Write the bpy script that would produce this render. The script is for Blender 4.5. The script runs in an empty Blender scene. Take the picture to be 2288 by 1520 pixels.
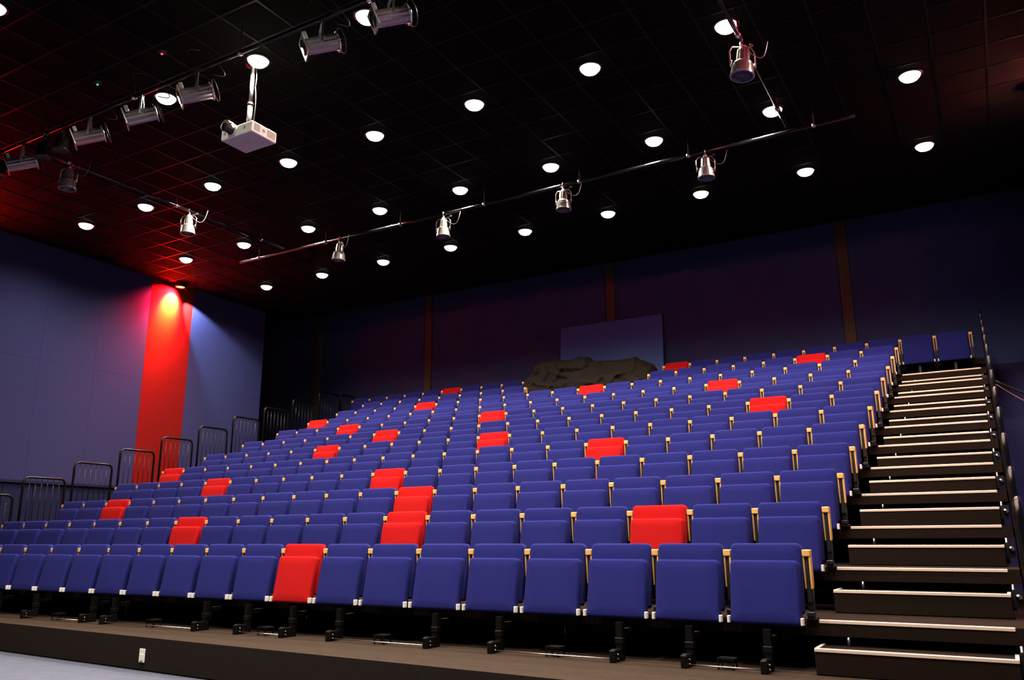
import bpy, bmesh, math, random
from mathutils import Vector, Matrix, noise
random.seed(7)
S = bpy.context.scene
C = S.collection
PI = math.pi

# ------------------------------------------------------------------ camera, world, exposure
F_PX = 1840.93
YAW, PITCH, ROLL = 0.52702, 0.23882, -0.00366
cam_d = bpy.data.cameras.new('camera')
cam = bpy.data.objects.new('camera', cam_d); C.objects.link(cam)
fw = Vector((-math.sin(YAW) * math.cos(PITCH), math.cos(YAW) * math.cos(PITCH), math.sin(PITCH)))
rt = Vector((math.cos(YAW), math.sin(YAW), 0)); up = rt.cross(fw)
rt2 = rt * math.cos(ROLL) + up * math.sin(ROLL); up2 = -rt * math.sin(ROLL) + up * math.cos(ROLL)
cam.matrix_world = Matrix(((rt2.x, up2.x, -fw.x, 1.2058), (rt2.y, up2.y, -fw.y, -6.1339), (rt2.z, up2.z, -fw.z, 0.5327), (0, 0, 0, 1)))
cam_d.sensor_width = 36.0; cam_d.lens = F_PX / 2288 * 36.0
cam_d.clip_start = 0.05; cam_d.clip_end = 100
S.camera = cam
W = bpy.data.worlds.new('hall_darkness'); S.world = W; W.use_nodes = True
W.node_tree.nodes['Background'].inputs[0].default_value = (0.30, 0.28, 0.5, 1)
W.node_tree.nodes['Background'].inputs[1].default_value = 0.004
S.view_settings.view_transform = 'Standard'; S.view_settings.look = 'None'
S.view_settings.exposure = 0.0; S.view_settings.gamma = 1.0; S.view_settings.use_curve_mapping = False
S.cycles.max_bounces = 5; S.cycles.diffuse_bounces = 3; S.cycles.glossy_bounces = 2; S.cycles.transmission_bounces = 1
S.cycles.caustics_reflective = False; S.cycles.caustics_refractive = False
DOWNLIGHT_W = 135.0
RED_W = 1300.0

# ------------------------------------------------------------------ measured layout
P = 0.55            # seat pitch
D = 0.8808          # tier depth
H = 0.3199          # tier rise
ZC = 6.1515         # ceiling
NR = 12
NK = 21
Z_STAGE = -0.32
Z_FLOOR = -0.61
XW = -14.2          # left wall face
XR = 2.4            # right wall face
YB = 10.6           # back wall face

# ------------------------------------------------------------------ helpers
def new_bm(): return bmesh.new()
def obj(name, bm, m, parent=None, smooth=False, loc=None):
    me = bpy.data.meshes.new(name)
    bmesh.ops.recalc_face_normals(bm, faces=bm.faces[:])
    bm.to_mesh(me); bm.free()
    if m is not None: me.materials.append(m)
    if smooth:
        for f in me.polygons: f.use_smooth = True
    return link(name, me, parent, loc)
def link(name, me, parent=None, loc=None):
    o = bpy.data.objects.new(name, me); C.objects.link(o)
    if parent: o.parent = parent
    if loc: o.location = loc
    return o
def empty(name, loc=(0, 0, 0), rz=0):
    o = bpy.data.objects.new(name, None); C.objects.link(o)
    o.location = loc; o.rotation_euler = (0, 0, rz); o.empty_display_size = 0.1
    return o
def tag(o, label, cat, group=None, kind=None):
    o['label'] = label; o['category'] = cat
    if group: o['group'] = group
    if kind: o['kind'] = kind
    return o
def struct(o, label=None):
    o['kind'] = 'structure'
    if label: o['label'] = label
    return o
def box(bm, x0, x1, y0, y1, z0, z1, bev=0, seg=2):
    r = bmesh.ops.create_cube(bm, size=1)
    vs = r['verts']
    for v in vs:
        v.co = Vector(((x0 + x1) / 2 + v.co.x * (x1 - x0), (y0 + y1) / 2 + v.co.y * (y1 - y0), (z0 + z1) / 2 + v.co.z * (z1 - z0)))
    if bev:
        es = list({e for v in vs for e in v.link_edges})
        bmesh.ops.bevel(bm, geom=es, offset=bev, segments=seg, affect='EDGES', profile=0.5)
    return bm
def bbox(*a, **k): return box(new_bm(), *a, **k)
def tube(bm, pts, r, n=8, cap=True):
    pts = [Vector(p) for p in pts]; rings = []
    ref = Vector((0, 0, 1))
    t0 = (pts[1] - pts[0]).normalized()
    if abs(t0.dot(ref)) > .9: ref = Vector((1, 0, 0))
    nrm = t0.cross(ref).normalized()
    for i, p in enumerate(pts):
        t = (pts[min(i + 1, len(pts) - 1)] - pts[max(i - 1, 0)]).normalized()
        nrm = (nrm - t * nrm.dot(t)).normalized(); b = t.cross(nrm)
        rr = r[i] if isinstance(r, (list, tuple)) else r
        rings.append([bm.verts.new(p + (nrm * math.cos(2 * PI * k / n) + b * math.sin(2 * PI * k / n)) * rr) for k in range(n)])
    for a, b_ in zip(rings, rings[1:]):
        for k in range(n): bm.faces.new((a[k], a[(k + 1) % n], b_[(k + 1) % n], b_[k]))
    if cap:
        bm.faces.new(rings[0][::-1]); bm.faces.new(rings[-1])
    return bm
def lathe(bm, prof, n=20, axis='Z', origin=(0, 0, 0), cap=True):
    o = Vector(origin); rings = []
    for r, h in prof:
        ring = []
        for k in range(n):
            a = 2 * PI * k / n; c, s = math.cos(a) * r, math.sin(a) * r
            v = {'Z': (c, s, h), 'X': (h, c, s), 'Y': (c, h, s)}[axis]
            ring.append(bm.verts.new(o + Vector(v)))
        rings.append(ring)
    for a, b in zip(rings, rings[1:]):
        for k in range(n): bm.faces.new((a[k], a[(k + 1) % n], b[(k + 1) % n], b[k]))
    if cap:
        bm.faces.new(rings[0]); bm.faces.new(rings[-1])
    return bm
def ordinal(n): return ['zeroth', 'first', 'second', 'third', 'fourth', 'fifth', 'sixth', 'seventh', 'eighth', 'ninth', 'tenth', 'eleventh', 'twelfth', 'thirteenth', 'fourteenth', 'fifteenth', 'sixteenth', 'seventeenth', 'eighteenth', 'nineteenth', 'twentieth', 'twenty-first', 'twenty-second', 'twenty-third', 'twenty-fourth', 'twenty-fifth'][n]

# ------------------------------------------------------------------ materials
def mat(name, col, rough=0.6, metal=0.0, noise_s=None, noise_a=0.15, bump=0.0, bump_s=None, sheen=0.0, spec=None, emit=None, estr=0.0, coat=0.0):
    m = bpy.data.materials.new(name); m.use_nodes = True
    nt = m.node_tree; b = nt.nodes['Principled BSDF']
    b.inputs['Base Color'].default_value = (*col, 1); b.inputs['Roughness'].default_value = rough; b.inputs['Metallic'].default_value = metal
    if spec is not None: b.inputs['Specular IOR Level'].default_value = spec
    if sheen:
        b.inputs['Sheen Weight'].default_value = sheen; b.inputs['Sheen Roughness'].default_value = 0.4
        b.inputs['Sheen Tint'].default_value = (*[min(1, c * 1.6 + .12) for c in col], 1)
    if coat: b.inputs['Coat Weight'].default_value = coat
    if emit:
        b.inputs['Emission Color'].default_value = (*emit, 1); b.inputs['Emission Strength'].default_value = estr
    if noise_s or bump:
        tc = nt.nodes.new('ShaderNodeTexCoord')
        if noise_s:
            nz = nt.nodes.new('ShaderNodeTexNoise'); nz.inputs['Scale'].default_value = noise_s; nz.inputs['Detail'].default_value = 4
            nt.links.new(tc.outputs['Object'], nz.inputs['Vector'])
            mx = nt.nodes.new('ShaderNodeMix'); mx.data_type = 'RGBA'
            mx.inputs[6].default_value = (*[c * (1 - noise_a) for c in col], 1); mx.inputs[7].default_value = (*[min(1, c * (1 + noise_a)) for c in col], 1)
            nt.links.new(nz.outputs['Fac'], mx.inputs[0]); nt.links.new(mx.outputs[2], b.inputs['Base Color'])
        if bump:
            n2 = nt.nodes.new('ShaderNodeTexNoise'); n2.inputs['Scale'].default_value = bump_s or 300; n2.inputs['Detail'].default_value = 3
            nt.links.new(tc.outputs['Object'], n2.inputs['Vector'])
            bp = nt.nodes.new('ShaderNodeBump'); bp.inputs['Strength'].default_value = bump; bp.inputs['Distance'].default_value = 0.004
            nt.links.new(n2.outputs['Fac'], bp.inputs['Height']); nt.links.new(bp.outputs['Normal'], b.inputs['Normal'])
    return m
M = {}
M['blue_fabric'] = mat('blue_upholstery', (0.0150, 0.0175, 0.135), 0.95, 0, 90, 0.22, 0.35, 420, sheen=0.12, spec=0.1)
M['red_fabric'] = mat('red_upholstery', (0.42, 0.007, 0.008), 0.95, 0, 90, 0.12, 0.35, 420, sheen=0.06, spec=0.1)
def wood():
    m = mat('varnished_beech', (0.75, 0.42, 0.14), 0.4, spec=0.4)
    nt = m.node_tree; b = nt.nodes['Principled BSDF']
    tc = nt.nodes.new('ShaderNodeTexCoord'); mp = nt.nodes.new('ShaderNodeMapping'); mp.inputs['Scale'].default_value = (60, 60, 4)
    nz = nt.nodes.new('ShaderNodeTexNoise'); nz.inputs['Scale'].default_value = 1.5; nz.inputs['Detail'].default_value = 5
    cr = nt.nodes.new('ShaderNodeValToRGB'); cr.color_ramp.elements[0].color = (0.80, 0.40, 0.11, 1); cr.color_ramp.elements[1].color = (0.98, 0.60, 0.20, 1)
    nt.links.new(tc.outputs['Object'], mp.inputs['Vector']); nt.links.new(mp.outputs[0], nz.inputs['Vector'])
    nt.links.new(nz.outputs['Fac'], cr.inputs['Fac']); nt.links.new(cr.outputs[0], b.inputs['Base Color'])
    return m
M['wood'] = wood()
M['black_metal'] = mat('black_powdercoat', (0.012, 0.011, 0.011), 0.38, 0, 40, 0.2)
M['leg_black'] = mat('flat_black_leg', (0.0022, 0.002, 0.002), 0.5, spec=0.18)
M['black_plastic'] = mat('black_plastic', (0.010, 0.010, 0.010), 0.55)
M['gloss_black'] = mat('gloss_black_tube', (0.004, 0.0036, 0.0036), 0.25, 0.0, 60, 0.2, spec=0.35)
M['white_plastic'] = mat('white_plastic', (0.80, 0.79, 0.74), 0.45)
M['nosing'] = mat('aluminium_nosing', (0.86, 0.68, 0.55), 0.45, 0.15, 120, 0.08)
M['steel'] = mat('galvanised_steel', (0.55, 0.55, 0.55), 0.3, 1.0)
M['chrome'] = mat('polished_chrome', (0.75, 0.75, 0.75), 0.12, 1.0)
M['alu'] = mat('brushed_aluminium_housing', (0.50, 0.48, 0.46), 0.26, 0.75, 30, 0.2)
M['stage'] = mat('brown_stage_carpet', (0.034, 0.024, 0.018), 0.95, 0, 14, 0.25, 0.5, 250, spec=0.05)
M['tier'] = mat('dark_brown_step_carpet', (0.0165, 0.0102, 0.0078), 0.95, 0, 30, 0.25, 0.5, 260, spec=0.05)
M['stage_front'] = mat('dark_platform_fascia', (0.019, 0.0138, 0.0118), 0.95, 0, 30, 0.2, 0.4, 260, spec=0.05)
M['dark_void'] = mat('undercroft_shade_black', (0.006, 0.005, 0.006), 0.8)  # black that stands in for the shade under the tiers
M['floor'] = mat('pale_blue_carpet', (0.075, 0.100, 0.135), 0.95, 0, 9, 0.3, 0.6, 200, spec=0.05)
_nt = M['floor'].node_tree
for _n in _nt.nodes:
    if _n.type == 'MIX': _n.inputs[6].default_value = (0.036, 0.074, 0.110, 1); _n.inputs[7].default_value = (0.135, 0.118, 0.165, 1)
    if _n.type == 'TEX_NOISE' and abs(_n.inputs['Scale'].default_value - 9) < .1: _n.inputs['Detail'].default_value = 8; _n.inputs['Roughness'].default_value = 0.75
M['wall_blue'] = mat('blue_wall_fabric', (0.031, 0.034, 0.106), 0.95, 0, 120, 0.10, 0.3, 350, spec=0.05)
M['wall_red'] = mat('red_wall_fabric', (0.16, 0.007, 0.006), 0.95, 0, 120, 0.10, 0.3, 350, spec=0.05)
M['wall_low'] = mat('navy_lower_wall', (0.012, 0.013, 0.045), 0.85, 0, 30, 0.2, spec=0.1)
M['wall_back'] = mat('dark_indigo_wall', (0.046, 0.064, 0.165), 0.95, 0, 3, 0.15, 0.2, 300, spec=0.05)
M['wall_back_shade'] = mat('plum_shade_back_board', (0.030, 0.022, 0.060), 0.9, 0, 6, 0.15, spec=0.05)  # purple shade of the lower back wall put into the colour
M['pilaster'] = mat('olive_brown_pilaster', (0.085, 0.062, 0.030), 0.8, 0, 20, 0.2)
M['panel_blue'] = mat('blue_board', (0.085, 0.175, 0.50), 0.9, 0, 60, 0.08, spec=0.1)
M['ceiling'] = mat('black_ceiling_tile', (0.0022, 0.0019, 0.0020), 0.9, 0, 20, 0.3, spec=0.06)
M['grid'] = mat('black_grid_metal', (0.0025, 0.0025, 0.0025), 0.45, 0.0, spec=0.12)
M['cloth'] = mat('black_drape_cloth', (0.0165, 0.0142, 0.0105), 0.85, 0, 30, 0.3, 0.3, 300, spec=0.15)
M['proj_white'] = mat('white_projector_shell', (0.92, 0.90, 0.87), 0.5)
M['proj_vent'] = mat('brown_grey_vent', (0.25, 0.20, 0.17), 0.6)
M['proj_spot'] = mat('grey_sensor', (0.42, 0.38, 0.36), 0.5)
M['glass'] = mat('dark_lens_glass', (0.01, 0.01, 0.02), 0.05, 0, spec=0.8)
M['lens_hood'] = mat('yellow_grey_hood', (0.30, 0.25, 0.14), 0.4)
M['lamp'] = mat('lit_downlight', (1, 1, 1), 0.5, emit=(1.0, 0.93, 0.78), estr=2.6)
M['red_lamp'] = mat('lit_red_lens', (1, 0.4, 0.1), 0.5, emit=(1.0, 0.22, 0.03), estr=9)
M['white_lamp'] = mat('lit_white_lens', (1, 1, 1), 0.5, emit=(1.0, 0.72, 0.25), estr=12)
M['led_red'] = mat('red_led', (1, 0, 0), 0.5, emit=(1.0, 0.02, 0.03), estr=12)
M['led_green'] = mat('green_led', (0, 1, 0), 0.5, emit=(0.05, 0.9, 0.2), estr=3)
M['lens_purple'] = mat('dark_purple_lens', (0.03, 0.02, 0.05), 0.15, spec=0.7)
M['print_grey'] = mat('grey_print', (0.28, 0.25, 0.26), 0.6)

for k_ in ('lamp', 'red_lamp', 'white_lamp', 'led_red', 'led_green'): M[k_].cycles.emission_sampling = 'NONE'
# ------------------------------------------------------------------ room shell
fl = struct(obj('floor', bbox(-14.6, 4.0, -9.0, 11.0, Z_FLOOR - 0.1, Z_FLOOR), M['floor']), 'pale blue carpeted hall floor')
def stage_edge(x): return -0.42 + (x - XW) * (-0.93 / 15.7)
bm = new_bm()
xa, xb = XW + .01, XR - .01
vs = [bm.verts.new(v) for v in [(xa, stage_edge(xa), 0), (xb, stage_edge(xb), 0), (xb, YB, 0), (xa, YB, 0)]]
top = [bm.verts.new((v.co.x, v.co.y, 1)) for v in vs]
for v in vs: v.co.z = Z_FLOOR + 0.012
for v in top: v.co.z = Z_STAGE
for k in range(4): bm.faces.new((vs[k], vs[(k + 1) % 4], top[(k + 1) % 4], top[k]))
bm.faces.new(vs[::-1]); bm.faces.new(top)
stage = obj('stage_platform', bm, M['stage'])
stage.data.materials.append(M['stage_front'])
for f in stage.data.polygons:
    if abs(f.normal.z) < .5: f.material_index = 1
struct(stage, 'long low brown carpeted platform under the seating')

# left wall: fabric panels standing proud of a backing
wl = struct(obj('wall_left', bbox(XW - 0.25, XW - 0.03, -9.0, 8.03, Z_FLOOR, ZC + .3), M['wall_low']), 'left side wall of blue fabric panels with red stripes')
pw = 1.1; y = 5.85 - 14 * pw
while y < 8.0:
    y1 = min(y + pw, 8.03)
    k = round((y - 4.75) / pw)
    red = k % 4 == 0
    for z0, z1 in ((1.64, 3.9), (3.9, ZC)):
        o = obj('wall_panel', bbox(XW - 0.03, XW, y + .0007, y1 - .0007, z0 + .0007, z1 - .0007, bev=.0015, seg=1), M['wall_red' if red else 'wall_blue'], wl)
        if red: o['label'] = 'red fabric wall panel'
    y += pw
obj('wall_ledge', bbox(XW - .04, XW + .03, -8.9, 8.03, 1.585, 1.638, bev=.006), M['wall_low'], wl)
y = -8.8
while y < 8.0:
    obj('lower_board', bbox(XW - .03, XW - .015, y + .006, min(y + .55, 8.03) - .006, Z_FLOOR + .02, 1.58), M['wall_low'], wl)
    y += .55
# corner recess and back wall
struct(obj('wall_recess', bbox(-16.9, -16.6, 7.8, YB + .2, Z_FLOOR, 7.0), M['wall_low']), 'dark recess wall in the far left corner')
wb = struct(obj('wall_back', bbox(-16.6, XR, YB, YB + .2, Z_FLOOR, 7.0), M['wall_back']), 'dark indigo back wall behind the top row')
x = XR - .01
while x > -16:
    obj('lower_board', bbox(max(x - 1.2, -16.59), x - .006, YB - .015, YB, Z_FLOOR + .05, 3.55), M['wall_back_shade'], wb)  # boards added to darken the lower wall, shade painted as plum
    x -= 1.2
for n, px_ in enumerate((-14.78, -11.0, -5.914, -0.916)):
    struct(obj('trim_%d' % (n + 1), bbox(px_ - .10, px_ + .10, YB - .05, YB - .0, 3.56, 6.84, bev=.008), M['pilaster']), 'narrow olive brown pilaster strip on the back wall')
struct(obj('wall_right', bbox(XR, XR + .2, -9.0, YB + .2, Z_FLOOR, 7.0), M['wall_back']), 'dark right side wall')
# ceiling with a raised dark pocket along the back wall
ce = struct(obj('ceiling', bbox(-16.6, XR, -9.0, 9.0, ZC, ZC + .2), M['ceiling']), 'black tiled ceiling full of downlights')
struct(obj('ceiling_pocket', bbox(-16.6, XR, 8.8, YB + .1, 6.85, 6.95), M['ceiling']), 'raised black strip of ceiling along the back wall')
struct(obj('trim_5', bbox(-16.6, XR, 8.96, 9.0, ZC + .2, 6.85), M['ceiling']), 'black upstand between the ceiling levels')
OX, OY, SX, SY = -12.5711, 6.4918, 1.6805, 2.1783
gx, gy = SX / 3, SY / 4
me_x = bbox(-.012, .012, -9.0, 9.0, -.006, 0); mx_ = bpy.data.meshes.new('grid_bar_long'); me_x.to_mesh(mx_); me_x.free(); mx_.materials.append(M['grid'])
x = OX + gx / 2 - 3 * gx
while x < XR:
    if x > XW + .02: link('grid_bar', mx_, ce, (x, 0, ZC))
    x += gx
me_y = bbox(XW, XR, -.012, .012, -.005, 0); my_ = bpy.data.meshes.new('grid_bar_cross'); me_y.to_mesh(my_); me_y.free(); my_.materials.append(M['grid'])
y = OY + gy / 2 + 4 * gy
while y > -7:
    if y < 8.95: link('grid_bar', my_, ce, (0, y, ZC))
    y -= gy

# ------------------------------------------------------------------ seating tiers and stairs
X_DECK0, X_DECK1 = -13.17, 1.262
X_ST0, X_ST1 = 0.041, 1.188
XL_ST0, XL_ST1 = -11.55 - 1.188, -11.55 - 0.041
for r in range(NR):
    t = empty('seating_tier', (0, r * D, r * H))
    tag(t, 'dark brown carpeted seating tier, %s up from the stage' % ordinal(r + 1), 'tier', 'telescopic seating tiers')
    y1 = D - .03 if r < NR - 1 else YB - r * D - .03
    obj('deck', bbox(X_DECK0, X_DECK1, 0.0, y1, -.10, 0), M['tier'], t)
    obj('gap_shade_sheet', bbox(X_DECK0 + .05, X_DECK1 - .05, D - .30 if r < NR - 1 else y1 - .3, D - .27 if r < NR - 1 else y1 - .27, -H - .0 if r else -.318, -.10), M['dark_void'], t)  # black sheet put in for the dark open gap below the deck
    if r < NR - 1:
        obj('nosing', bbox(X_ST0, X_ST1, -.006, .022, -.020, .003, bev=.003, seg=1), M['nosing'], t)
        obj('nosing', bbox(XL_ST0, XL_ST1, -.006, .022, -.020, .003, bev=.003, seg=1), M['nosing'], t)
def step(x0, x1, r, label, grp):
    t = empty('half_step', (x0, r * D - .24, (r - 1) * H))
    tag(t, label, 'step', grp)
    w = x1 - x0; zt = H - .156
    obj('box', bbox(0, w, 0, .30, 0.003, zt - .004, bev=.004, seg=1), M['tier'], t)
    obj('nosing', bbox(0, w, -.006, .020, zt - .021, zt + .002, bev=.003, seg=1), M['nosing'], t)
    obj('side_nosing', bbox(0, .022, .021, .30, zt - .004, zt + .002), M['nosing'], t)
    obj('side_nosing', bbox(w - .022, w, .021, .30, zt - .004, zt + .002), M['nosing'], t)
    for xx in (.18, w + .018):
        obj('support_post', tube(new_bm(), [(xx, .225, zt - .10 if xx > w else zt), (xx, .225, H - .101)], .010, 8), M['steel'], t, True)
    bm = new_bm(); lathe(bm, [(.001, -.015), (.018, -.012), (.022, 0), (.018, .012), (.001, .015)], 12, 'Y', (w + .045, .20, zt - .03), cap=False)
    obj('clamp_bolt', bm, M['chrome'], t, True)
    obj('clamp_plate', bbox(w + .004, w + .07, .215, .222, zt - .10, zt + .02), M['black_metal'], t)
for r in range(NR - 1):
    step(X_ST0, X_ST1, r, 'brown half step with pale nosing on the right stairs, %s from the bottom' % ordinal(r + 1), 'half steps of the right stairs')
    step(XL_ST0, XL_ST1, r, 'brown half step with pale nosing on the left stairs, %s from the bottom' % ordinal(r + 1), 'half steps of the left stairs')

# ------------------------------------------------------------------ seats
def mk_mesh(name, bm, m, smooth=True):
    bmesh.ops.recalc_face_normals(bm, faces=bm.faces[:])
    me = bpy.data.meshes.new(name); bm.to_mesh(me); bm.free(); me.materials.append(m)
    if smooth:
        for f in me.polygons: f.use_smooth = True
    return me
def cushion(w, h, th, rc, puff=0.0):
    """upholstered slab in X (width) and Z (height), front face at y=0, thickness towards +Y, rounded corners and edges"""
    bm = new_bm(); n = 5; loop = []
    def corner(cx, cz, r, a0):
        for k in range(n + 1):
            a = a0 + PI / 2 * k / n; loop.append((cx + r * math.cos(a), cz + r * math.sin(a)))
    rb = 0.02
    corner(w / 2 - rc, h - rc, rc, 0); corner(-w / 2 + rc, h - rc, rc, PI / 2); corner(-w / 2 + rb, rb, rb, PI); corner(w / 2 - rb, rb, rb, PI * 1.5)
    e = 0.020
    layers = [(e, 0.0), (e * .45, e * .18), (e * .1, e * .55), (0, e), (0, th - e * .6), (e * .5, th)]
    rings = []
    cz = h / 2
    for ins, y in layers:
        ring = []
        for x, z in loop:
            sx = (w / 2 - ins) / (w / 2); sz = (h / 2 - ins) / (h / 2)
            ring.append(bm.verts.new((x * sx, y, cz + (z - cz) * sz)))
        rings.append(ring)
    m_ = len(loop)
    for a, b in zip(rings, rings[1:]):
        for k in range(m_): bm.faces.new((a[k], a[(k + 1) % m_], b[(k + 1) % m_], b[k]))
    # front face: inner ring and centre, gently puffed
    inner = [bm.verts.new((v.co.x * .72, -puff, cz + (v.co.z - cz) * .72)) for v in rings[0]]
    for k in range(m_): bm.faces.new((rings[0][k], rings[0][(k + 1) % m_], inner[(k + 1) % m_], inner[k]))
    bm.faces.new(inner); bm.faces.new(rings[-1][::-1])
    return bm
pan_len = math.hypot(.396 + .024, -.132 + .203); pan_tilt = math.atan2(.071, .42)
seat_me = {}
for c in ('blue', 'red'):
    seat_me[c] = (mk_mesh('seat_pan', cushion(P - .078, pan_len, .075, .030, .004), M[c + '_fabric']),
                  mk_mesh('backrest', cushion(P - .062, .47, .065, .034, .004), M[c + '_fabric']))
me_brk = mk_mesh('hinge_bracket', bbox(-.009, .009, -.02, .02, -.024, .024, bev=.003, seg=1), M['white_plastic'], False)
bm = new_bm()
# beech arm: two cheeks and a cap folded over the steel standard
for s in (-1, 1):
    b2 = new_bm()
    prof = [(-.040, .455), (.022, .455), (.022, .235), (.010, .21), (-.020 if s < 0 else -.036, .205)]
    vs0 = [bm.verts.new((s * .0265, yy, zz)) for yy, zz in prof]; vs1 = [bm.verts.new((s * .015, yy, zz)) for yy, zz in prof]
    n_ = len(prof)
    for k in range(n_): bm.faces.new((vs0[k], vs0[(k + 1) % n_], vs1[(k + 1) % n_], vs1[k]))
    bm.faces.new(vs0); bm.faces.new(vs1[::-1]); b2.free()
box(bm, -.027, .027, -.046, .026, .418, .464, bev=.006, seg=2)
me_arm = mk_mesh('armrest', bm, M['wood'], False)
me_core = mk_mesh('arm_core', bbox(-.014, .014, -.030, .016, .12, .417), M['black_plastic'], False)
bm = new_bm(); box(bm, -.018, .018, -.012, .035, .004, .215); box(bm, -.03, .03, -.04, .075, .001, .02, bev=.004, seg=1); box(bm, -.026, .026, -.05, .01, .02, .055, bev=.006, seg=1)
me_std = mk_mesh('standard', bm, M['black_metal'], False)
me_pivot = mk_mesh('pivot_bar', bbox(-P / 2 + .02, P / 2 - .02, -.13, -.075, -.03, .01, bev=.008, seg=1), M['black_metal'], False)
me_leg = mk_mesh('front_leg', bbox(-.02, .02, -.12, -.08, -.20, -.03), M['black_metal'], False)

RED = {(0, 8), (1, 7), (1, 2), (1, 13), (2, 8), (2, 18), (3, 16), (3, 10), (4, 20), (5, 15), (4, 5), (5, 9), (6, 14), (7, 17), (7, 11), (8, 20), (9, 16), (6, 2), (8, 4), (9, 9), (11, 17), (11, 7), (10, 2)}
rowname = ['front row', 'second row', 'third row', 'fourth row', 'fifth row', 'sixth row', 'seventh row', 'eighth row', 'ninth row', 'tenth row', 'eleventh row', 'top row']
def place_arm(seat, dx, r, right=True):
    a = link('armrest', me_arm, seat); a.location = (dx, random.uniform(-.006, .004), 0)
    a.rotation_euler = (0, 0, random.uniform(-.05, .03) if r < 11 or dx < 0 else 0)
    link('arm_core', me_core, a)
    if r < 5 or right:
        link('standard', me_std, seat, (dx, 0, 0))
def place_seat(r, k, label, grp, left_arm, right_end):
    c = 'red' if (r, k) in RED else 'blue'
    s = empty('theatre_seat', (-(k + .5) * P, r * D, r * H))
    tag(s, label, 'seat', grp)
    pan = link('seat_pan', seat_me[c][0], s, (0, -.203, -.024)); pan.rotation_euler = (-pan_tilt + random.uniform(-.008, .008), 0, random.uniform(-.006, .006))
    bk = link('backrest', seat_me[c][1], s, (0, -.118, .045)); bk.rotation_euler = (-.14, 0, random.uniform(-.004, .004))
    if r < 8 or right_end or k < 0:
        for sgn in (-1, 1): link('hinge_bracket', me_brk, s, (sgn * (P / 2 - .029), -.19, 0.0))
    if r < 2 or k < 0: link('pivot_bar', me_pivot, s)
    if r == 11 and k < 0: link('front_leg', me_leg, s, (0, .0, 0))
    place_arm(s, P / 2, r, right_end or r < 5)
    if left_arm: place_arm(s, -P / 2, r, False)
for r in range(NR):
    ks = list(range(NK))
    if r == 10: ks = [k for k in ks if k <= 7 or k >= 13]
    if r == 11: ks = [-2, -1] + [k for k in ks if k <= 7 or k >= 14] + [21, 22]
    cut = r >= 10
    for k in ks:
        c = 'red' if (r, k) in RED else 'blue'
        if r == 10 and k >= 13 or r == 11 and k >= 14:
            last = 20 if r == 10 else 22
            pos = '%s seat from the far left end' % ordinal(last - k + 1) if k < last else 'last seat at the far left end'
        elif r == 11:
            pos = '%s seat from the right end' % ordinal(k + 3) if k > -2 else 'last seat at the right end'
        else:
            pos = '%s seat from the right stairs' % ordinal(k + 1) if k else 'end seat beside the right stairs'
        place_seat(r, k, '%s folded theatre seat in the %s, %s' % (c, rowname[r], pos), '%s seats of the raked rows' % c, k == ks[-1] or (cut and k == 7), k == ks[0] or k == 0)

# ------------------------------------------------------------------ wheel carriages under the front row
def carriage(x0, x1, n, crate=True):
    t = empty('wheel_carriage', (x0, -.30, Z_STAGE)); w = x1 - x0
    tag(t, 'black wheeled steel leg pair under the front row, %s from the right stairs' % ordinal(n), 'seating undercarriage', 'undercarriages below the front row')
    for xx in (0, w):
        lg = obj('leg', bbox(xx - .025, xx + .025, .06, .11, .0, .265), M['leg_black'], t)
        obj('outrigger', bbox(xx - .02, xx + .02, .11, .42, .175, .215), M['leg_black'], lg)
        ft = obj('foot', bbox(xx - .022, xx + .022, -.075, .06, .002, .085, bev=.005, seg=1), M['leg_black'], t)
        obj('foot_cap', bbox(xx - .014, xx + .014, -.06, -.02, .085, .090), M['steel'], ft)
        bm = new_bm()
        for zz in (.025, .055):
            lathe(bm, [(.001, 0), (.007, .0), (.006, .012), (.001, .013)], 8, 'X', (xx + .022, -.03, zz), cap=False)
        obj('bolt', bm, M['steel'], ft, True)
        obj('collar', bbox(xx - .032, xx + .032, .055, .115, .115, .16, bev=.004, seg=1), M['leg_black'], lg)
    if w > .1:
        obj('tie_rod', tube(new_bm(), [(.024, -.02, .02), (w - .024, -.02, .02)], .005, 8), M['steel'], t, True)
        if crate:
            b = new_bm(); box(b, w / 2 - .06, w / 2 + .06, -.01, .09, .062, .075)
            for xx in (-.055, .045): box(b, w / 2 + xx, w / 2 + xx + .01, -.01, .0, .001, .062)
            for xx in (-.055, .045): box(b, w / 2 + xx, w / 2 + xx + .01, .08, .09, .001, .062)
            obj('roller_stand', b, M['leg_black'], t)
for n, (a, b, cr) in enumerate([(-.80, -.26, True), (-2.36, -1.33, True), (-4.03, -2.98, True), (-5.19, -4.60, True), (-7.23, -5.78, True), (-8.70, -7.60, True), (-10.3, -9.49, True)]):
    carriage(a, b, n + 1, cr)
# thin hanging rods with knobs behind the carriages
for n, x in enumerate((-1.95, -3.2, -4.75, -6.1, -7.5)):
    t = obj('hanging_rod', tube(new_bm(), [(0, 0, 0), (0, 0, -.14)], .004, 6), M['steel'], None, True, (x, .12, -.10))
    tag(t, 'thin steel rod hanging under the front tier, %s from the right' % ordinal(n + 1), 'rod', 'rods hanging under the front tier')
    b = new_bm(); lathe(b, [(.001, -.156), (.009, -.15), (.009, -.142), (.001, -.138)], 8, cap=False); obj('knob', b, M['steel'], t, True)

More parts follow.
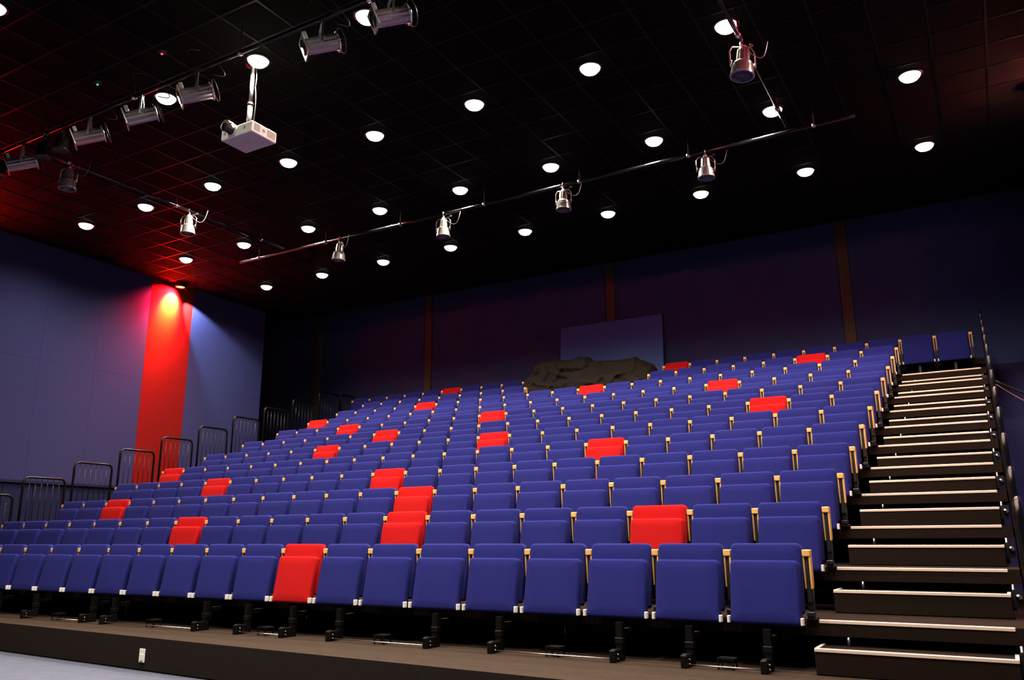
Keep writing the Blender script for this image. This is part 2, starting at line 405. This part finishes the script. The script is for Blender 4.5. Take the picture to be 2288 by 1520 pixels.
# ------------------------------------------------------------------ guard rails
def rail_path(L, top, rad=.10, n=6):
    pts = [(0, 0, -.085), (0, 0, top - rad)]
    for k in range(1, n + 1):
        a = PI / 2 * k / n; pts.append((0, rad - rad * math.cos(a), top - rad + rad * math.sin(a)))
    for k in range(n + 1):
        a = PI / 2 * k / n; pts.append((0, L - rad + rad * math.sin(a), top - rad + rad * math.cos(a)))
    pts.append((0, L, -.085)); return pts
def rail_mesh(L, top):
    a = mk_mesh('frame_tube', tube(new_bm(), rail_path(L, top), .021, 10), M['gloss_black'])
    b = mk_mesh('bottom_bar', tube(new_bm(), [(0, .02, .08), (0, L - .02, .08)], .011, 8), M['gloss_black'])
    c = mk_mesh('bar', tube(new_bm(), [(0, 0, .08), (0, 0, top - .012)], .006, 6), M['gloss_black'])
    return a, b, c
RM = rail_mesh(.74, .985); RM2 = rail_mesh(.52, .70)
def rail(x, y, z, label, grp, rm=RM, L=.74):
    t = empty('guard_rail', (x, y, z)); tag(t, label, 'guard rail', grp)
    link('frame_tube', rm[0], t); link('bottom_bar', rm[1], t)
    for k in range(1, 7): link('bar', rm[2], t, (0, L * k / 7, 0))
for r in range(0, 11):
    rail(-13.2, .225 + r * D, r * H, 'black tubular hoop rail at the left end of the %s' % rowname[r], 'left guard rails')
rail(-13.2, .225 + 11 * D - .08, 11 * H, 'low black hoop rail at the left end of the top row, farthest back', 'left guard rails', RM2, .52)
for r in range(-1, 11):
    lab = 'black tubular hoop rail right of the stairs at stage level, nearest' if r < 0 else 'black tubular hoop rail right of the stairs beside the %s' % rowname[r]
    rail(1.287, .225 + r * D, r * H if r >= 0 else Z_STAGE + .086, lab, 'right guard rails')

# ------------------------------------------------------------------ blue board and covered desk at the back
t = empty('leaning_board', (-5.92, 10.42, 11 * H)); tag(t, 'tall blue fabric board standing against the back wall behind the covered desk', 'board')
o = obj('board', bbox(-1.24, 1.24, -.015, .015, .004, 1.82, bev=.004, seg=1), M['panel_blue'], t); o.rotation_euler = (-.055, 0, 0)
o2 = obj('edge_strip', bbox(1.241, 1.252, -.018, .018, .004, 1.825), M['wall_low'], t); o2.rotation_euler = (-.055, 0, 0)

def drape():
    bm = new_bm(); x0, x1 = -7.62, -4.46; nx, nv = 120, 64
    tops = [(-7.62, 3.75), (-7.5, 3.98), (-7.3, 4.16), (-7.18, 4.36), (-6.9, 4.37), (-6.7, 4.35), (-6.45, 4.33), (-6.2, 4.39), (-6.05, 4.36), (-5.9, 4.26), (-5.6, 4.22), (-5.35, 4.20), (-5.1, 4.19), (-4.95, 4.22), (-4.85, 4.14), (-4.6, 4.02), (-4.46, 3.72)]
    def topz(x):
        for (a, za), (b, zb) in zip(tops, tops[1:]):
            if a <= x <= b:
                u = (x - a) / (b - a); u = u * u * (3 - 2 * u); return za + (zb - za) * u
        return tops[-1][1]
    grid = []
    for i in range(nx + 1):
        x = x0 + (x1 - x0) * i / nx
        e = min(1, min(x - x0, x1 - x) / .28); e = math.sqrt(max(0, 1 - (1 - e) ** 2))
        tz = topz(x); zf = 10 * H + .01; zb = 11 * H + .01
        shoulder = zf + (tz - zf) * (.52 + .07 * math.sin(x * 2.3 + 1))
        yf, yt, yb = 9.10 - .08 * e, 9.55, 9.65 + .45 * e
        prof = [(yf, zf), (yf - .02, zf + (shoulder - zf) * .5), (yf + .04, shoulder), (yf + .16, shoulder + .08), (9.33, tz - .10), (yt - .02, tz), (yt + .2, tz - .04), (yb - .05, (tz + zb) / 2), (yb, zb)]
        # resample
        seg = [math.dist(a, b) for a, b in zip(prof, prof[1:])]; tot = sum(seg); col = []
        for j in range(nv + 1):
            s = tot * j / nv; m_ = 0
            while m_ < len(seg) - 1 and s > seg[m_]: s -= seg[m_]; m_ += 1
            u = min(1, s / seg[m_]); u = u * u * (3 - 2 * u) * .5 + u * .5
            yy = prof[m_][0] + (prof[m_ + 1][0] - prof[m_][0]) * u; zz = prof[m_][1] + (prof[m_ + 1][1] - prof[m_][1]) * u
            v = j / nv
            q = Vector((x * 2.2 + zz * 1.6, yy * 2.0, zz * 2.6))
            wp = noise.noise(q * .9 + Vector((5, 5, 5)))
            fold = math.sin((x * 1.1 + zz * 2.6 + yy * 1.2) * 6.5 + 5.5 * wp) * (.35 + .65 * abs(noise.noise(q * .8)))
            crease = 1 - abs(math.sin((x * 1.3 - zz * 2.2) * 3.1 + 4.0 * noise.noise(q * .7 + Vector((1, 8, 2)))))
            wv = noise.noise(q * .7) * .07 + fold * .052 - (crease ** 4) * .10 + noise.noise(q * 3.0) * .010
            sway = math.sin(x * 17 + 3 * noise.noise(Vector((x * 2, zz * 2, 5)))) * .034 * (1 - min(1, v * 3.0))
            k = min(1, j / 4) * e
            dy = (wv + sway) * k
            if v > .45: grid_z = zz + wv * .35 * k; dy *= .3
            else: grid_z = zz + wv * .3 * k
            if j == 0 or j == nv: grid_z = zz
            col.append(bm.verts.new((x + noise.noise(q * 1.7 + Vector((9, 9, 9))) * .03 * e, yy + dy, max(grid_z, zf if yy < 9.66 else zb))))
        grid.append(col)
    for i in range(nx):
        for j in range(nv): bm.faces.new((grid[i][j], grid[i + 1][j], grid[i + 1][j + 1], grid[i][j + 1]))
    for i in range(nx):
        pass
    return bm
cl = obj('cloth_covered_desk', drape(), M['cloth'], None, True)
tag(cl, 'long lumpy control desk hidden under a creased black cloth among the top rows', 'covered desk')

# ------------------------------------------------------------------ socket plate on the platform front
sx_ = -5.75; sy_ = stage_edge(sx_)
t = empty('socket_plate', (sx_, sy_, -.478), math.atan2(-0.93, 15.7)); tag(t, 'small white socket plate on the dark platform front', 'socket')
obj('plate', bbox(-.042, .042, -.010, -.001, -.06, .06, bev=.003, seg=1), M['white_plastic'], t)
b = new_bm(); box(b, -.028, .028, -.016, -.010, -.05, .012, bev=.002, seg=1); obj('flap', b, M['white_plastic'], t)
b = new_bm(); box(b, -.014, .030, -.017, -.0162, -.047, -.040); obj('flap_shadow_strip', b, M['proj_vent'], t)  # solid dark strip painted as the shadow line of the flap

# ------------------------------------------------------------------ downlights
dl_ring = mk_mesh('trim_ring', lathe(new_bm(), [(.128, -.001), (.150, -.001), (.150, -.010), (.128, -.014)], 28, cap=False), M['black_metal'])
dl_disc = mk_mesh('lamp_face', lathe(new_bm(), [(.001, -.085), (.05, -.080), (.092, -.060), (.118, -.030), (.127, -.006)], 28, cap=False), M['lamp'])  # bulge below the ceiling added to imitate bloom around the lamp
spot_d = bpy.data.lights.new('downlight_beam', 'SPOT')
spot_d.energy = DOWNLIGHT_W * 4; spot_d.color = (1.0, 0.86, 0.70); spot_d.spot_size = math.radians(156); spot_d.spot_blend = 1.0; spot_d.shadow_soft_size = 0.12
def downlight(i, j, label):
    t = empty('downlight', (OX + i * SX, OY - j * SY, ZC)); tag(t, label, 'ceiling light', 'ceiling downlights')
    link('trim_ring', dl_ring, t); link('lamp_face', dl_disc, t)
    l = bpy.data.objects.new('downlight_beam', spot_d); C.objects.link(l); l.parent = t; l.location = (0, 0, -.10)
LR = ['row of downlights nearest the back wall', 'second row of downlights from the back', 'third row of downlights from the back', 'fourth row of downlights from the back', 'fifth row of downlights from the back', 'sixth row of downlights from the back']
for j in range(0, 6):
    i0, i1 = {0: (0, 8), 1: (0, 8), 2: (0, 8), 3: (3, 8), 4: (3, 8), 5: (2, 8)}[j]
    for i in range(i0, i1 + 1):
        downlight(i, j, 'lit round downlight, %s from the left in the %s' % (ordinal(i - i0 + 1), LR[j]))

# ------------------------------------------------------------------ red and white wall washers
def washer(y, left, label, wattage=RED_W, leak=1.0):
    throw = .04 if left else .22
    sgn = 1 if left else -1
    xw = XW if left else XR
    t = empty('wall_washer', (xw + sgn * .20, y, ZC)); tag(t, label, 'stage light', 'red wall washers')
    obj('bracket', bbox(-.012, .012, .14, .16, -.16, 0), M['black_metal'], t)
    b = new_bm(); lathe(b, [(.09, -.012), (.115, -.012), (.115, -.10), (.10, -.115), (.09, -.1)], 22, cap=False); obj('housing', b, M['black_metal'], t, True)
    b = new_bm(); lathe(b, [(.001, -.102), (.098, -.100)], 22, cap=False); obj('red_lens', b, M['red_lamp'], t, True)
    b = new_bm(); lathe(b, [(.001, -.108), (.045, -.106)], 18, cap=False); obj('hot_core', b, M['white_lamp'], t, True)
    def sp(nm, col, e, size, blend, tgt, off=(0, 0, -.14), soft=.05):
        d = bpy.data.lights.new(nm, 'SPOT'); d.energy = e; d.color = col; d.spot_size = math.radians(size); d.spot_blend = blend; d.shadow_soft_size = soft
        o = bpy.data.objects.new(nm, d); C.objects.link(o); o.parent = t; o.location = off
        v = Vector(tgt) - Vector(off); o.rotation_euler = v.to_track_quat('-Z', 'Y').to_euler()
    sp('red_flood', (1.0, 0.012, 0.03), wattage * 5.0, 104, .9, (sgn * -.80, -.42, -.85))
    sp('pink_mid', (1.0, 0.10, 0.13), wattage * 3.2, 88, 1.0, (sgn * -.24, -.06, -.55))
    sp('red_throw', (1.0, 0.03, 0.06), wattage * throw, 150, .8, (sgn * .9, 0, -1.1))
    sp('amber_core', (1.0, 0.62, 0.0), wattage * 5.5, 66, 1.0, (sgn * -.23, -.06, -.45))
    sp('white_leak', (0.75, 0.85, 1.0), wattage * .9 * leak + .01, 46, .6, (sgn * -.16, .85, -.95), (0, .03, -.14), .01)
washer(5.32, True, 'glowing red lamp under the ceiling above the red wall stripe')
washer(.9, True, 'red lamp at the ceiling above the wall stripe beyond the left picture edge', RED_W * .6, 0.0)
washer(5.32, False, 'red lamp at the ceiling on the right side wall, farther back')
washer(.9, False, 'red lamp at the ceiling on the right side wall, nearer the stage')

# ------------------------------------------------------------------ lighting bars
ZP = ZC - .35
def pipe(p0, p1, label, hang_every=1.8):
    p0, p1 = Vector(p0), Vector(p1); mid = p0
    t = empty('lighting_bar', mid); tag(t, label, 'lighting bar', 'ceiling lighting bars')
    v = p1 - p0
    obj('pipe', tube(new_bm(), [(0, 0, 0), v], .024, 12), M['alu_pipe'], t, True)
    n = max(2, int(v.length / hang_every)); 
    for k in range(n + 1):
        q = v * ((k + .3) / (n + .6))
        obj('drop_rod', tube(new_bm(), [q, q + Vector((0, 0, .338))], .008, 6), M['black_metal'], t, True)
        b = new_bm(); a = v.normalized() * .022
        tube(b, [q - a, q + a], .032, 10); obj('pipe_clamp', b, M['steel'], t, True)
M['alu_pipe'] = mat('glossy_black_pipe', (0.008, 0.008, 0.008), 0.12, 0.0)
pipe((-13.4, -.62, ZP), (0.6, -.62, ZP), 'long dark lighting bar crossing the hall above the stage edge, front')
pipe((-11.0, 4.35, ZP), (0.2, 4.35, ZP), 'glinting lighting bar crossing the hall above the upper rows, rear')
pipe((-9.70, -.5, ZP), (-9.70, 4.2, ZP), 'dark lighting bar running front to back at the left')
pipe((-.62, -.5, ZP), (-.62, 4.2, ZP), 'dark lighting bar running front to back at the right')

def loop_cable(bm, a, b, sag, n=14, r=.006, side=(0, 0, 0)):
    a, b = Vector(a), Vector(b); pts = []
    for k in range(n + 1):
        u = k / n; s = math.sin(PI * u)
        pts.append(a.lerp(b, u) + Vector((0, 0, -sag)) * s + Vector(side) * s)
    return tube(bm, pts, r, 6)
def hook(bm, z=0.0):
    # hook clamp wrapped over the pipe at the origin
    pts = [(0, .034 * math.cos(a), z + .034 * math.sin(a)) for a in [PI * 1.35 - k * PI * 1.45 / 10 for k in range(11)]]
    tube(bm, pts, .008, 6); box(bm, -.014, .014, -.016, .016, z - .075, z - .026)
    return bm
def profile_spot(x, y, z, rz, tilt, label):
    t = empty('profile_spotlight', (x, y, z), rz); tag(t, label, 'stage light', 'profile spotlights on the front bar')
    obj('clamp', hook(new_bm()), M['black_metal'], t, True)
    b = new_bm(); zc = -.30
    box(b, -.012, .012, -.118, -.108, zc - .02, -.085); box(b, -.012, .012, .108, .118, zc - .02, -.085); box(b, -.012, .012, -.118, .118, -.088, -.078)
    obj('yoke', b, M['steel'], t)
    b = new_bm(); rr = .085
    # ribbed extruded housing: alternating radius around the axis
    n = 24; rings = []
    for xx in (-.17, .17):
        rings.append([b.verts.new((xx, math.cos(2 * PI * k / n) * (rr if k % 2 else rr * .90), math.sin(2 * PI * k / n) * (rr if k % 2 else rr * .90))) for k in range(n)])
    for k in range(n): b.faces.new((rings[0][k], rings[0][(k + 1) % n], rings[1][(k + 1) % n], rings[1][k]))
    b.faces.new(rings[0]); b.faces.new(rings[1])
    hs = obj('housing', b, M['alu'], t, False, (0, 0, zc)); hs.rotation_euler = (0, tilt, 0)
    b = new_bm(); box(b, -.186, -.170, -.104, .104, -.104, .104, bev=.004, seg=1); obj('gel_frame', b, M['steel'], hs)
    b = new_bm(); lathe(b, [(.086, .17), (.112, .172), (.112, .184), (.08, .19)], 24, 'X', cap=False); obj('colour_frame', b, M['chrome'], hs, True)
    b = new_bm(); lathe(b, [(.125, .225), (.128, .225), (.128, .235), (.125, .235)], 24, 'X', cap=False); obj('front_ring', b, M['black_metal'], hs, True)
    b = new_bm(); lathe(b, [(.001, -.188), (.078, -.190), (.080, -.1865)], 20, 'X', cap=False); obj('lens', b, M['glass'], hs, True)
    b = new_bm(); box(b, -.14, -.10, -.015, .015, .10, .17, bev=.005); obj('cable_gland', b, M['white_plastic'], hs)
    b = new_bm(); tube(b, [(-.12, 0, .17), (-.14, .02, .24), (-.08, .03, .28), (0, .02, .27)], .005, 6)
    loop_cable(b, (.10, .02, .26), (.16, .05, .02), .10, side=(.16, 0, 0)); obj('cable', b, M['black_plastic'], t, True)
FX = [(-9.65, 'short bright profile spotlight at the far left end of the front bar', .15), (-8.17, 'profile spotlight second from the left on the front bar', .05), (-7.15, 'dim profile spotlight hidden behind a downlight glare on the front bar', 0),
      (-6.17, 'silver ribbed profile spotlight left of the projector on the front bar', .05), (-4.27, 'silver ribbed profile spotlight right of the projector on the front bar', .05), (-3.36, 'profile spotlight at the top picture edge on the front bar', .05)]
for x, lab, rz in FX: profile_spot(x, -.62, ZP, .85 + rz, -.42, lab)
# small dark dimmer gear crowded on the bar at far left
for n, x in enumerate((-8.75, -9.15, -10.2, -10.6)):
    t = empty('bar_floodlight', (x, -.62, ZP), -.4 + .3 * n); tag(t, 'dark unlit floodlight clamped to the front bar, %s in the left cluster' % ordinal(n + 1), 'stage light', 'dark floodlights on the front bar')
    obj('clamp', hook(new_bm()), M['black_metal'], t, True)
    b = new_bm(); lathe(b, [(.04, .10), (.075, .06), (.085, -.10), (.10, -.11), (.10, -.13), (.085, -.12)], 16, 'Z', (0, 0, -.22)); obj('housing', b, M['black_metal'], t, True)
    b = new_bm(); tube(b, [(-.11, 0, -.22), (-.11, 0, -.10), (-.05, 0, -.07), (.05, 0, -.07), (.11, 0, -.10), (.11, 0, -.22)], .007, 6); obj('yoke', b, M['black_metal'], t, True)

def par_can(x, y, z, rz, lean, label, sc=1.0, bright='alu', grp='lantern spotlights on the rear and side bars'):
    t = empty('lantern_spotlight', (x, y, z), rz); tag(t, label, 'stage light', grp)
    obj('clamp', hook(new_bm()), M['steel'], t, True)
    zc = -.26 * sc
    b = new_bm()
    w_ = .125 * sc
    tube(b, [(-w_, 0, zc - .04), (-w_, 0, zc + .13 * sc), (-w_ * .75, 0, -.085), (w_ * .75, 0, -.085), (w_, 0, zc + .13 * sc), (w_, 0, zc - .04)], .008, 6); obj('yoke', b, M['steel'], t, True)
    b = new_bm()
    prof = [(.02, .165), (.055, .16), (.062, .14), (.068, .02), (.088, .005), (.098, -.01), (.098, -.035), (.105, -.04), (.112, -.12), (.118, -.125), (.118, -.14), (.104, -.142), (.100, -.10)]
    n = 24; rings = []
    for pr, ph in prof:
        rings.append([b.verts.new((pr * sc * math.cos(2 * PI * k / n) * (1 if k % 2 or ph < 0 else .94), pr * sc * math.sin(2 * PI * k / n) * (1 if k % 2 or ph < 0 else .94), ph * sc)) for k in range(n)])
    for a_, c_ in zip(rings, rings[1:]):
        for k in range(n): b.faces.new((a_[k], a_[(k + 1) % n], c_[(k + 1) % n], c_[k]))
    b.faces.new(rings[0])
    hs = obj('housing', b, M[bright], t, False, (0, 0, zc)); hs.rotation_euler = (lean[0], lean[1], 0)
    b = new_bm(); lathe(b, [(.001, -.115), (.100, -.112)], 20, 'Z', cap=False)
    for v in b.verts: v.co *= sc
    obj('lens', b, M['lens_purple'], hs, True)
    b = new_bm(); lathe(b, [(.022, .16), (.03, .165), (.03, .19), (.015, .20)], 12, 'Z')
    for v in b.verts: v.co *= sc
    obj('cable_gland', b, M['white_plastic'], hs, True)
    for s_ in (-1, 1):
        b = new_bm(); lathe(b, [(.001, .0), (.022, .0), (.022, .014), (.001, .016)], 10, 'X', (s_ * (.11 if s_ > 0 else .124) * sc, 0, 0), cap=False); obj('tilt_knob', b, M['steel'], hs, True)
    b = new_bm(); loop_cable(b, (0.02, 0, zc + .18 * sc), (.30, 0, .0), .16, side=(.05, 0, 0)); loop_cable(b, (.0, .01, zc + .19 * sc), (.10, .02, -.03), .02, side=(.08, 0, .02)); obj('cable', b, M['grey_cable'], t, True)
M['grey_cable'] = mat('grey_cable_sheath', (0.10, 0.095, 0.09), 0.5)
par_can(-8.46, 4.35, ZP, -.3, (0, .10), 'lantern spotlight farthest left on the rear bar')
par_can(-6.20, 4.35, ZP, .2, (0, 0), 'lantern spotlight with a trailing cable, second from the left on the rear bar')
par_can(-3.98, 4.35, ZP, .1, (0, 0), 'bright silver lantern spotlight, third from the left on the rear bar')
par_can(-1.77, 4.35, ZP, .4, (0, 0), 'dim lantern spotlight farthest right on the rear bar', 1.0)
par_can(-9.70, .07, ZP, .5, (0, 0), 'lantern spotlight nearest the front on the left side bar', 1.0)
par_can(-9.70, 2.12, ZP, .5, (0, 0), 'lantern spotlight in the middle of the left side bar', 1.0)
par_can(-.62, 1.97, ZP, .6, (0, .12), 'shining silver lantern spotlight hanging near the upper right downlights', 1.1, 'alu')

# ------------------------------------------------------------------ projector on its pole
t = empty('ceiling_projector', (-5.93, -.02, 5.10)); tag(t, 'white video projector hanging from the ceiling on a metal pole', 'projector')
body = obj('body', bbox(-.255, .255, -.19, .19, 0, .135, bev=.014, seg=3), M['proj_white'], t)
obj('underside_plate', bbox(-.235, .235, -.17, .17, -.004, .0), mat('lilac_grey_underside', (0.62, 0.56, 0.64), 0.6), body)
for yc, w_, n in ((-.115, .075, 6), (.10, .11, 8)):
    for k in range(n):
        yy = yc - w_ / 2 + w_ * k / (n - 1)
        obj('vent_slot', bbox(.2545, .2575, yy - .0035, yy + .0035, .025, .115), M['proj_vent'], body)
b = new_bm(); lathe(b, [(.001, .2575), (.022, .2575), (.024, .2548)], 18, 'X', (0, -.015, .07), cap=False); obj('side_badge', b, M['proj_spot'], body)
for xx in (-.19, .13):
    b = new_bm(); lathe(b, [(.001, -.1925), (.020, -.1925), (.022, -.190)], 16, 'Y', (xx, 0, .075), cap=False); obj('front_grille_dot', b, M['proj_spot'], body)
lz = obj('lens_barrel', lathe(new_bm(), [(.062, -.185), (.062, -.215), (.055, -.22), (.050, -.285), (.056, -.29), (.056, -.31), (.046, -.312)], 24, 'Y', (-.07, 0, .085), cap=False), M['black_plastic'], t, True)
obj('lens_collar', lathe(new_bm(), [(.062, -.188), (.078, -.19), (.078, -.205), (.062, -.208)], 24, 'Y', (-.07, 0, .085), cap=False), M['proj_white'], lz, True)
obj('lens_glass', lathe(new_bm(), [(.001, -.306), (.03, -.304), (.047, -.296)], 20, 'Y', (-.07, 0, .085), cap=False), M['glass'], lz, True)
b = new_bm()
for k in range(9):
    a0 = math.radians(20 + k * 17); a1 = math.radians(20 + (k + 1) * 17)
    q = [(-.07 + rr * math.cos(a), yy, .095 + rr * math.sin(a)) for rr in (.070, .078) for a, yy in ((a0, -.225), (a1, -.225), (a1, -.30), (a0, -.30))]
    v = [b.verts.new(p) for p in q]
    for f in ((0, 1, 2, 3), (4, 7, 6, 5), (0, 4, 5, 1), (3, 2, 6, 7), (0, 3, 7, 4), (1, 5, 6, 2)): b.faces.new([v[i] for i in f])
obj('lens_hood', b, M['lens_hood'], lz)
pl = obj('pole', tube(new_bm(), [(-.045, .02, .16), (-.045, .02, .52)], .030, 16), M['alu'], t, True)
obj('pole_sleeve', tube(new_bm(), [(-.045, .02, .50), (-.045, .02, ZC - 5.10 - .01)], .024, 16), M['alu'], pl, True)
obj('pole_collar', tube(new_bm(), [(-.045, .02, .49), (-.045, .02, .535)], .036, 16), M['black_metal'], pl, True)
obj('ceiling_flange', tube(new_bm(), [(-.045, .02, ZC - 5.10 - .02), (-.045, .02, ZC - 5.10 - .001)], .09, 20), M['black_metal'], pl, True)
obj('mount_plate', bbox(-.13, .04, -.06, .10, .136, .165, bev=.005), M['black_metal'], t)
b = new_bm(); loop_cable(b, (-.0, .03, .16), (-.005, .04, .75), 0, side=(.03, 0, 0), r=.007); loop_cable(b, (-.005, .04, .75), (-.02, .03, ZC - 5.11), 0, side=(.02, 0, 0), r=.007); obj('cable', b, M['black_plastic'], t, True)
b = new_bm(); tube(b, [(.08, .12, .14), (.08, .12, .17), (.20, .12, .17), (.20, .12, .14)], .006, 6); obj('carry_handle', b, M['black_metal'], t, True)
b = new_bm()
for k, (w_, h_) in enumerate(((.010, .012), (.008, .009), (.011, .010), (.008, .009), (.007, .013))):
    lathe(b, [(.001, -.0052), (h_ / 2, -.0050), (h_ / 2 + .001, -.0042)], 10, 'Z', (-.034 + k * .017, -.02, 0), cap=False)
obj('worn_print_mark', b, M['print_grey'], body)

# ------------------------------------------------------------------ small indicators, cable
def detector(x, y, led, label):
    t = empty('ceiling_sensor', (x, y, ZC)); tag(t, label, 'sensor', 'ceiling sensors')
    obj('base', lathe(new_bm(), [(.05, -.001), (.05, -.018), (.03, -.034), (.001, -.036)], 18, cap=False), M['black_plastic'], t, True)
    obj('led', lathe(new_bm(), [(.001, -.048), (.010, -.044), (.012, -.036), (.008, -.033)], 10, cap=False), M[led], t, True)
detector(-6.68, -.75, 'led_red', 'tiny red indicator lamp on the dark ceiling left of the projector')
detector(-7.95, -.72, 'led_green', 'tiny green indicator lamp on the dark ceiling at the left')
b = new_bm(); loop_cable(b, (1.308, .225 + 4 * D, 4 * H + .86), (2.38, .225 + 4 * D, 4 * H + .64), .16, r=.011, n=24)
ca = obj('hanging_cable', b, M['leg_black'], None, True); tag(ca, 'black cable sagging from the right guard rails out of the picture', 'cable')
b = new_bm(); loop_cable(b, (1.308, .225 + 4 * D + .03, 4 * H + .83), (2.38, .225 + 4 * D + .03, 4 * H + .62), .24, r=.006, n=24)
obj('thin_lead', b, mat('brown_lead', (.25, .10, .08), .5), ca, True)
